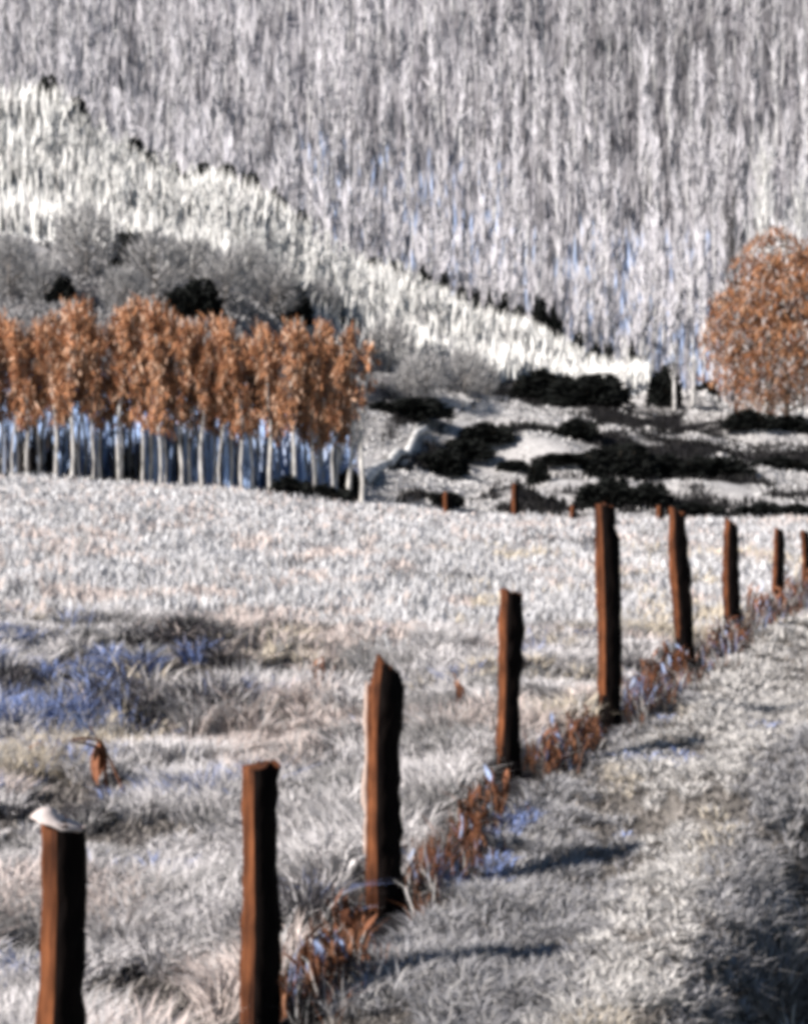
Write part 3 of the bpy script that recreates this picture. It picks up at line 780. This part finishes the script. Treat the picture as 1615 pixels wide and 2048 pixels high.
def make_leafy(seed, H, crown_r, z0, n, L, W, cols, cb, trunk_r, lean=0.0, columnar=True, updir=0.9):
    """tree that keeps its brown leaves"""
    global rng
    keep_rng = rng; rng = np.random.default_rng(seed); r = rng
    tb, cb_ = MB(), MB()
    ns = 7
    tp = np.array([(lean * H * (i / ns) ** 2 + math.sin(i * 1.1 + seed) * 0.012 * H, math.cos(i * 0.9 + seed) * 0.012 * H, H * 0.97 * i / ns) for i in range(ns + 1)])
    tp[0] = (0, 0, -0.3)
    tube(tb, tp, [trunk_r * (1 - 0.8 * i / ns) + 0.01 for i in range(ns + 1)], 6, cb)
    def on_trunk(t):
        i = np.clip((t * ns).astype(int), 0, ns - 1); f = (t * ns - i)[:, None]
        return tp[i] * (1 - f) + tp[i + 1] * f
    nb = 18
    t = np.linspace(z0 * 0.95, 0.92, nb); a = r.random(nb) * 6.283
    P = on_trunk(t)
    ends = []
    for b in range(nb):
        prof = (math.sin(math.pi * min(1, max(0.05, (t[b] - z0 + 0.12) / (1.12 - z0)))) ** 0.6) if not columnar else (1.05 - 0.5 * t[b])
        Lb = crown_r * prof * r.uniform(.7, 1.0)
        e = P[b] + np.array([math.cos(a[b]) * Lb, math.sin(a[b]) * Lb, Lb * (updir if columnar else r.uniform(-0.1, 0.8))])
        tube(tb, [P[b], (P[b] + e) / 2 + [0, 0, .05 * Lb], e], [trunk_r * (.3 if columnar else .5), trunk_r * (.2 if columnar else .35), .01 if columnar else 0.04], 4, np.array(cb) * 0.7)
        ends.append((P[b], e))
    ends = np.array(ends)
    bi = r.integers(0, nb, n); s = r.random(n) ** 0.6
    p = ends[bi, 0] * (1 - s[:, None]) + ends[bi, 1] * s[:, None] + r.normal(0, 1, (n, 3)) * crown_r * np.array([.22, .22, .28])
    p[:, 2] = np.maximum(p[:, 2], H * z0 * 0.8)
    if not columnar:
        g_ = r.normal(size=(n, 3)); g_ /= np.linalg.norm(g_, axis=1)[:, None]
        rr = r.random(n) ** 0.42 * (0.72 + 0.42 * vnoise(g_[:, 0] * 2.4 + 7, g_[:, 2] * 2.4 + g_[:, 1] * 2, 77))
        zc = H * (1 + z0) / 2; p = g_ * rr[:, None] * np.array([crown_r, crown_r, H * (1 - z0) / 2 * 1.05]) + np.array([0, 0, zc])
        p[:, :2] *= (1.12 - 0.35 * (p[:, 2] - zc) / (H * (1 - z0) / 2))[:, None]
    if not columnar:
        hole = vnoise(p[:, 0] * 0.55 + p[:, 1] * 0.3, p[:, 2] * 0.55 + p[:, 1] * 0.25, 78) * .7 + vnoise(p[:, 0] * 1.4, p[:, 2] * 1.4, 79) * .3
        p = p[hole > 0.46]; n = len(p)
    dv = np.stack([r.normal(0, .4, n) - (0 if columnar else 0.5), r.normal(0, .4, n), np.where(r.random(n) < .6, 1, -1) * r.uniform(.4, 1.1, n)], 1)
    ci = r.integers(0, len(cols), n)
    cl = np.array(cols)[ci] * r.uniform(.7, 1.2, (n, 1))
    leaves(cb_, p, dv, L * r.uniform(.6, 1.4, n), W * r.uniform(.6, 1.4, n), cl)
    rng = keep_rng
    return tb.mesh('trunk', [M_bark]), cb_.mesh('crown', [M_leaf])

def place_tree(name, meshes, loc, rz, s, lab, cat, group=None):
    o = bpy.data.objects.new(name, None); COL.objects.link(o)
    o.location = loc; o.rotation_euler = (0, 0, rz); o.scale = (s, s, s) if not isinstance(s, tuple) else s
    link('trunk', meshes[0], o); link('crown', meshes[1], o)
    tag(o, lab, cat, group); return o

# belt of pale-stemmed young trees with brown leaves
BROWN = [(0.54, 0.275, 0.15), (0.46, 0.215, 0.11), (0.68, 0.45, 0.32), (0.27, 0.115, 0.058), (0.42, 0.19, 0.095)]
ROW = [make_leafy(100 + k, 9.2, 0.62 + 0.08 * (k % 4), 0.34 + 0.035 * (k % 5), 760 + 80 * (k % 3), 0.62, 0.095, BROWN, (0.72, 0.68, 0.64), 0.06 + 0.016 * (k % 4), lean=(k % 5 - 2) * 0.03) for k in range(10)]
us = list(np.linspace(-150, 690, 60))
for i, u in enumerate(us):
    rowk = i % 3
    dd = 71.5 + rowk * 2.2 + random.uniform(-.5, .5)
    uu = u + random.uniform(-9, 9)
    x_ = ux(uu, dd); z_ = float(gz(x_, dd))
    vtop = np.interp(uu, [-150, 0, 180, 330, 560, 700], [600, 605, 592, 598, 628, 640]) + random.uniform(-22, 62)
    s = (at(uu, vtop, dd).z - z_) / 9.2
    edge = uu > 640
    place_tree('beech_sapling', ROW[(i * 7) % 10], (x_, dd, z_), random.uniform(-.6, .6), s,
               'rust-leaved pale-stemmed tree in the ' + ('front' if rowk == 0 else 'middle' if rowk == 1 else 'back') + ' row of the belt, ' + ('left third' if uu < 230 else 'middle third' if uu < 460 else 'right third'), 'tree', 'brown-leaved saplings in the belt on the left')
dd = 72.0
for u, vt, ln, lab in ((722, 655, 0.05, 'pale leaning sapling with rust top at the right end of the brown belt'),
                       (700, 690, 0.03, 'thin pale forked sapling second from the right end of the brown belt')):
    ms = make_leafy(140 + u, 7.6, 0.5, 0.62, 170, 0.34, 0.13, BROWN, (0.74, 0.70, 0.65), 0.12, lean=ln)
    x_ = ux(u, dd); z_ = float(gz(x_, dd))
    place_tree('beech_sapling', ms, (x_, dd, z_), 0, (at(u, vt, dd).z - z_) / 7.6, lab, 'tree')

# big brown tree on the right, bare silver tree behind it
BROWN2 = [(0.44, 0.205, 0.10), (0.36, 0.155, 0.07), (0.54, 0.31, 0.19), (0.24, 0.10, 0.05), (0.55, 0.49, 0.47)]
dd = 143.0; u = 1572
x_ = ux(u, dd); z_ = float(gz(x_, dd))
H = at(u, 448, dd).z - z_
ms = make_leafy(201, H, 7.9, 0.08, 24000, 1.05, 0.16, BROWN2, (0.30, 0.22, 0.17), 0.28, columnar=False)
place_tree('oak_tree', ms, (x_, dd, z_), 0.6, 1.0, 'broad round tree full of rust-brown leaves at the right edge', 'tree')
for u, vt, dd, cw, tr, lab in ((1535, 275, 153, 3.0, 0.55, 'tall bare tree with thick white trunk rising behind the brown tree'),
                               (1470, 380, 155, 2.1, 0.22, 'thin dark bare tree rising behind the left side of the brown crown'),
                               (1600, 370, 154, 3.4, 0.3, 'bare pale tree with arching limb above the brown tree at right edge')):
    x_ = ux(u, dd); z_ = float(gz(x_, dd)); H = at(u, vt, dd).z - z_
    ms = make_frost_tree(300 + u, H, cw, nb=18, ntw=14, tw=0.09, trunk_r=tr, cb=(0.92, 0.90, 0.87) if u != 1470 else (0.06, 0.055, 0.055), ctw=(0.85, 0.83, 0.80) if u != 1470 else (0.16, 0.15, 0.15), low=0.3)
    place_tree('bare_tree', ms, (x_, dd, z_), random.uniform(0, 6), 1.0, lab, 'tree')

# frosted trees on the bright ridge
RIDGE = [make_frost_tree(400 + k, 8.0, 1.05, nb=12, ntw=12, tw=0.15, ctw=(0.93, 0.915, 0.88), cb=(0.62, 0.60, 0.57), trunk_r=0.12, low=0.12) for k in range(10)]
ridge_pts = []
tries = 0
while len(ridge_pts) < 170 and tries < 20000:
    tries += 1
    u = random.uniform(-160, 1300) if random.random() < .5 else random.uniform(550, 1290)
    dd = random.uniform(gridge(u) + 2, 168)
    top = np.interp(u, [-160, 0, 400, 650, 1000, 1290], [95, 165, 345, 470, 640, 770])
    low_v = np.interp(u, [-160, 0, 300, 600, 760, 1000, 1300], [380, 390, 470, 590, 650, 690, 765])
    v = float(gv(u, dd))
    if v > low_v + 40 or v < top + 45: continue
    if any(abs(u - a) < 13 and abs(dd - b) < 4 for a, b in ridge_pts): continue
    ridge_pts.append((u, dd))
for i, (u, dd) in enumerate(ridge_pts):
    x_ = ux(u, dd); z_ = float(gz(x_, dd))
    top = np.interp(u, [-160, 0, 400, 650, 1000, 1290], [95, 165, 345, 470, 640, 770])
    hmax = at(u, top, dd).z - z_
    s = min(random.uniform(0.5, 0.85), max(0.45, hmax / 8.0 + random.uniform(-.05, .12)))
    place_tree('frosted_tree', RIDGE[i % 10], (x_, dd, z_), random.uniform(-.45, .45), s,
               'cream-white frosted tree ' + ('high on the ridge at the left, above the brown belt' if u < 330 else 'on the ridge slope above the right half of the brown belt' if u < 720 else 'on the narrowing ridge right of the brown belt' if u < 1010 else 'on the low right end of the ridge'), 'tree', 'frosted trees on the bright ridge')

# grey rounded trees below the ridge
ROUND = [make_round_tree(500 + k, 1.0 * 2.2, 4.6, (0.44, 0.425, 0.42), 1500, 0.085) for k in range(3)]
for i, (u, v, r_, lab) in enumerate([
        (175, 480, 62, 'tall dark grey bushy tree at far left above the brown belt'),
        (312, 530, 60, 'round grey bushy tree below the ridge, second from the left'),
        (452, 565, 50, 'grey bushy tree below the ridge midway above the brown belt'),
        (545, 575, 52, 'grey bushy tree beside a dark hollow right of midway above the belt'),
        (640, 600, 40, 'small grey bushy tree near the right end of the brown belt'),
        (778, 695, 50, 'round grey bushy tree right of the end of the brown belt'),
        (852, 735, 48, 'round grey bushy tree between the belt end and the black hollow'),
        (930, 742, 42, 'grey bushy tree just left of the black hollow under the ridge'),
        (20, 520, 52, 'pale grey bushy tree at the left picture edge under the ridge'),
        (95, 560, 44, 'low grey bushy tree in front of the dark grey one at far left'),
        (248, 575, 42, 'low grey bushy tree touching the top of the brown belt, left half'),
        (390, 520, 46, 'grey bushy tree beside the black shrub-shaped shade above the brown belt'),
        (500, 530, 40, 'small grey bushy tree under the bright ridge above the belt, right half'),
        (968, 765, 30, 'small dark grey bushy tree touching the left end of the black thicket-shaped shade'),
        (815, 755, 34, 'small grey bushy tree in front of two round ones right of the belt')]):
    dd = solve_d(u, v + r_, 100, 158) - 1.5
    x_ = ux(u, dd); z_ = float(gz(x_, dd)); s = r_ * 2 / F * dd / 4.6
    place_tree('bushy_tree', ROUND[i % 3], (x_, dd, z_), i * 1.3, s * 1.1, lab, 'tree')

# dark evergreen thickets, most added where the slope only lies in black shade
def make_thicket(seed, n=1500):
    global rng
    keep_rng = rng; rng = np.random.default_rng(seed); r = rng
    tb, mb = MB(), MB()
    for b in range(9):
        a = r.random() * 6.283; e = np.array([math.cos(a) * .42, math.sin(a) * .42, r.uniform(.3, .7)])
        tube(tb, [(0, 0, -.08), e * .5, e], [.03, .02, .008], 4, (0.05, 0.04, 0.03))
    g_ = r.normal(size=(n, 3)); g_ /= np.linalg.norm(g_, axis=1)[:, None]; g_[:, 2] = np.abs(g_[:, 2])
    lump = 0.75 + 0.4 * vnoise(g_[:, 0] * 2.5 + seed, g_[:, 1] * 2.5 + g_[:, 2] * 2, seed)
    p = g_ * (r.random(n) ** 0.35 * lump)[:, None] * np.array([0.5, 0.5, 0.95])
    leaves(mb, p, g_ + r.normal(0, .5, (n, 3)), 0.16 * r.uniform(.6, 1.4, n), 0.10 * r.uniform(.6, 1.4, n), np.array([0.008, 0.009, 0.008]) * r.uniform(.5, 1.3, (n, 1)))
    rng = keep_rng
    return tb.mesh('stems', [M_bark]), mb.mesh('foliage', [M_ever])
THICK = [make_thicket(600 + k) for k in range(4)]
def thicket(u0, u1, v0, v1, lab, d0=78, d1=170, dd=None, depth=1.0):
    u = (u0 + u1) / 2
    if dd is None: dd = solve_d(u, v1, d0, d1)
    w = (u1 - u0) / F * dd; h = (v1 - v0) / F * dd * 1.08
    x_ = ux(u, dd); z_ = min(float(gz(x_, dd)), at(u, v1, dd).z + 0.3) 
    o = bpy.data.objects.new('shade_shrub', None); COL.objects.link(o)
    o.location = (x_, dd, z_ - 0.05); o.scale = (w * 1.4, min(w, 3.0) * depth, h * 1.1)
    m = THICK[random.randrange(4)]
    link('stems', m[0], o); link('foliage', m[1], o)
    tag(o, lab, 'shrub', 'black evergreen shrubs on the slopes')
TH = [
    (1030, 1130, 742, 795, 'left half of the black thicket-shaped shade under the ridge end'),
    (1115, 1240, 752, 806, 'right half of the black thicket-shaped shade under the ridge end'),
    (1180, 1295, 886, 955, 'big round black evergreen shrub in the middle of the right slope'),
    (1285, 1385, 912, 955, 'low black shrub-shaped shade joined to the right of the big round one'),
    (1370, 1485, 914, 955, 'low black shrub-shaped shade ending the dark band on the right slope'),
    (1168, 1260, 958, 1018, 'black shrub-shaped shade behind the top of the tallest fence post'),
    (1245, 1335, 968, 1018, 'black shrub-shaped shade between the tallest and the leaning fence post tops'),
    (1480, 1560, 1006, 1036, 'flat black shrub-shaped shade at lower right behind the field edge'),
    (1545, 1640, 1008, 1036, 'flat black shrub-shaped shade at the right picture edge behind the field'),
    (1455, 1535, 820, 856, 'black shrub-shaped shade below the brown tree on its left'),
    (1520, 1612, 832, 864, 'black shrub-shaped shade below the brown tree at the right picture edge'),
    (745, 885, 797, 834, 'flat black shrub-shaped shade just right of the brown belt'),
    (845, 925, 900, 948, 'dark shrub-shaped shade low on the left part of the right slope'),
    (920, 1010, 846, 884, 'dark shrub-shaped shade in the diagonal dark band, upper end'),
    (880, 970, 880, 915, 'dark shrub-shaped shade in the middle of the diagonal dark band'),
    (1118, 1182, 838, 872, 'small dark shrub-shaped shade high in the middle of the right slope'),
    (1058, 1092, 922, 968, 'narrow upright dark shrub-shaped shade right of the far row stakes'),
    (1000, 1050, 918, 940, 'little dark shrub-shaped shade above the second far stake'),
    (862, 918, 982, 1012, 'small black shrub-shaped shade behind the leftmost far stake'),
    (1080, 1180, 905, 925, 'thin dark shrub-shaped shade left of the big round black shrub'),
    (1500, 1620, 915, 945, 'thin dark shrub-shaped shade at the right picture edge halfway up the slope'),
    (1340, 1430, 1005, 1035, 'black shrub-shaped shade behind the leaning fence post top'),
    (1440, 1490, 1030, 1062, 'small black shrub-shaped shade behind the pointed top of a right-hand post'),
    (1305, 1355, 735, 812, 'upright black shrub behind the white trunks at the ridge end'),
    (1388, 1432, 765, 806, 'small black shrub left of the brown tree foot'),
    (228, 296, 445, 520, 'black shrub-shaped shade between grey bushy trees at upper left'),
    (345, 432, 535, 614, 'black shrub-shaped shade above the brown belt between two grey trees'),
    (545, 612, 560, 632, 'black shrub-shaped shade above the right part of the brown belt'),
    (100, 145, 510, 575, 'narrow black shrub-shaped shade at far left above the brown belt'),
    (640, 705, 632, 662, 'flat black shrub-shaped shade above the right end of the brown belt'),
]
for t in TH:
    if t[1] < 640: thicket(*t, dd=solve_d((t[0] + t[1]) / 2, t[3], 100, 160) - 4.5)
    else: thicket(*t)
thicket(672, 716, 925, 1005, 'black shrub at the foot of the leaning sapling at the belt end', dd=74.5)
thicket(540, 610, 965, 1012, 'low black shrub under the right half of the brown belt', dd=70.5)
thicket(600, 690, 975, 1015, 'low black shrub under the right end of the brown belt', dd=70.8)
thicket(410, 500, 925, 980, 'low black shrub under the middle of the brown belt', dd=78)
thicket(200, 300, 915, 965, 'low black shrub under the left half of the brown belt', dd=79)
thicket(30, 90, 900, 955, 'low black shrub under the far left of the brown belt', dd=79)

# dark bushes added along the ridge crest to draw the dark gaps between trunks
CREST = [(262, 60, 0.7), (300, 46, 0.6), (350, 50, 0.5), (400, 54, 0.6), (450, 50, 0.6), (500, 52, 0.6), (550, 44, 0.5), (600, 40, 0.4), (745, 46, 0.7), (790, 40, 0.7), (845, 36, 1.0), (885, 32, 1.0),
         (920, 30, 1.1), (950, 28, 1.2), (978, 26, 1.3), (1005, 28, 1.2), (1035, 34, 1.0), (1078, 36, 1.8), (1106, 34, 1.9), (1150, 40, 0.9), (1188, 32, 1.2), (1215, 28, 1.3), (1262, 34, 1.2), (90, 70, 0.7), (150, 60, 0.5)]
for i, (u, w, hm) in enumerate(CREST):
    dd = 168.5; x_ = ux(u, dd); z_ = float(gz(x_, dd)); zc = float(gz(ux(u, 165), 165))
    o = bpy.data.objects.new('crest_gap_bush', None); COL.objects.link(o)
    h = max(1.2, zc + 4.0 + hm * 1.7 - z_)
    o.location = (x_, dd, z_ - 0.1); o.scale = (w / F * dd * 1.15, 2.2, h)
    m = THICK[i % 4]; link('stems', m[0], o); link('foliage', m[1], o)
    tag(o, 'dark gap built as a bush along the crest line of the ridge, ' + ('left part above the brown belt' if u < 640 else 'middle part' if u < 1040 else 'lower right part'), 'bush', 'dark gaps built as bushes along the ridge crest')

# white-trunked trees at the end of the ridge
for i, (u, vt, vb, lab) in enumerate([(1250, 690, 815, 'short white-trunked bare tree at the ridge end, leftmost of its group'),
                                 (1292, 700, 820, 'white-trunked bare tree with forked top at the ridge end'),
                                 (1348, 690, 818, 'white-trunked bare tree standing before a black shrub at the ridge end'),
                                 (1385, 720, 812, 'thin white-trunked bare tree nearest the brown tree')]):
    dd = solve_d(u, vb, 120, 170); x_ = ux(u, dd); z_ = float(gz(x_, dd)); H = max(3.0, at(u, vt, dd).z - z_)
    ms = make_frost_tree(700 + i, H, 1.2, nb=9, ntw=12, tw=0.09, ctw=(0.82, 0.80, 0.78), cb=(0.82, 0.79, 0.76), trunk_r=0.2, low=0.4)
    place_tree('birch_tree', ms, (x_, dd, z_), i, 1.0, lab, 'tree')

# log added to draw the pale curved edge on the slope
mb = MB()
a_ = at(722, 1003, 82); b_ = at(862, 918, 100)
pts = []
for i in range(9):
    t = i / 8; u = 722 + (868 - 722) * t; dd = 90 + 24 * t; x_ = ux(u, dd)
    pts.append((x_, dd, float(gz(x_, dd)) + 0.25 + 0.12 * math.sin(i * 2)))
tube(mb, pts, [0.46 - 0.03 * i for i in range(9)], 8, (0.86, 0.84, 0.81))
tag(link('pale_edge_log', mb.mesh('pale_edge_log', [M_bark], True)), 'pale curved edge built as a log, lying up the slope right of the brown belt', 'trunk')

# ------------------------------------------------------------------ wood on the far hillside
FT = [make_frost_tree(800 + k, 18.0, 1.4, nb=9, ntw=7, tw=0.22, ctw=(0.66, 0.635, 0.665), cb=(0.80, 0.78, 0.78), split=False, k=4, trunk_r=0.24, low=0.30) for k in range(12)]
FTM = [m.mesh('wood_tree', [M_bark, M_twig]) for m in FT]
pts = []
cell = {}
for _ in range(40000):
    dd = random.uniform(188, 352); u = random.uniform(-350, 1965)
    v = float(gv(u, dd))
    if v < -60: continue
    x_ = ux(u, dd); key = (int(x_ / 3.2), int(dd / 4))
    if key in cell: continue
    if vnoise(x_ * 0.05, dd * 0.05, 71) < 0.16: continue
    cell[key] = 1; pts.append((dd, u, x_))
    if len(pts) >= 1000: break
pts.sort()
vis = [p for p in pts if 0 < p[1] < 1615 and gv(p[1], p[0]) < np.interp(p[1], [0, 400, 650, 1000, 1290, 1615], [260, 430, 560, 730, 820, 850])]
near = set(vis[:290]); stuff = MB()
for p in pts:
    dd, u, x_ = p; z_ = float(gz(x_, dd)); s = random.uniform(0.7, 1.25); rz = random.uniform(-.5, .5); k = random.randrange(12)
    if p in near:
        o = link('wood_tree', FTM[k], None, (x_, dd, z_ - 0.2), (0, 0, rz), (s, s, s))
        tag(o, 'slender pale grey tree in the far hillside wood, ' + ('above the left part of the ridge' if u < 520 else 'above the middle of the ridge' if u < 900 else 'above the low end of the ridge' if u < 1290 else 'behind the big brown tree at right'), 'tree', 'frosted trees of the wood on the far hillside')
    elif len(stuff.v) < 2 * 2300:
        m = FT[k]; c, sn = math.cos(rz), math.sin(rz)
        R = np.array([[c, -sn, 0], [sn, c, 0], [0, 0, 1]]) * s
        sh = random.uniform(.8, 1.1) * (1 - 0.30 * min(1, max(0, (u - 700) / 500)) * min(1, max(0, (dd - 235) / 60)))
        V = np.concatenate(m.v) @ R.T + np.array([x_, dd, z_ - .2])
        T = np.concatenate(m.t); C = np.concatenate(m.c) * sh; Mi = np.concatenate(m.m)
        stuff.v.append(V); stuff.t.append(T + stuff.n); stuff.n += len(V); stuff.c.append(C); stuff.m.append(Mi)
o = link('woodland', stuff.mesh('woodland', [M_bark, M_twig]))
tag(o, 'dense pale frosted wood covering the upper far hillside', 'wood', kind='stuff')
print('TRIS', sum(len(m.polygons) for m in bpy.data.meshes), 'wood', len(pts), 'ridge', len(ridge_pts), 'vis', len(vis))
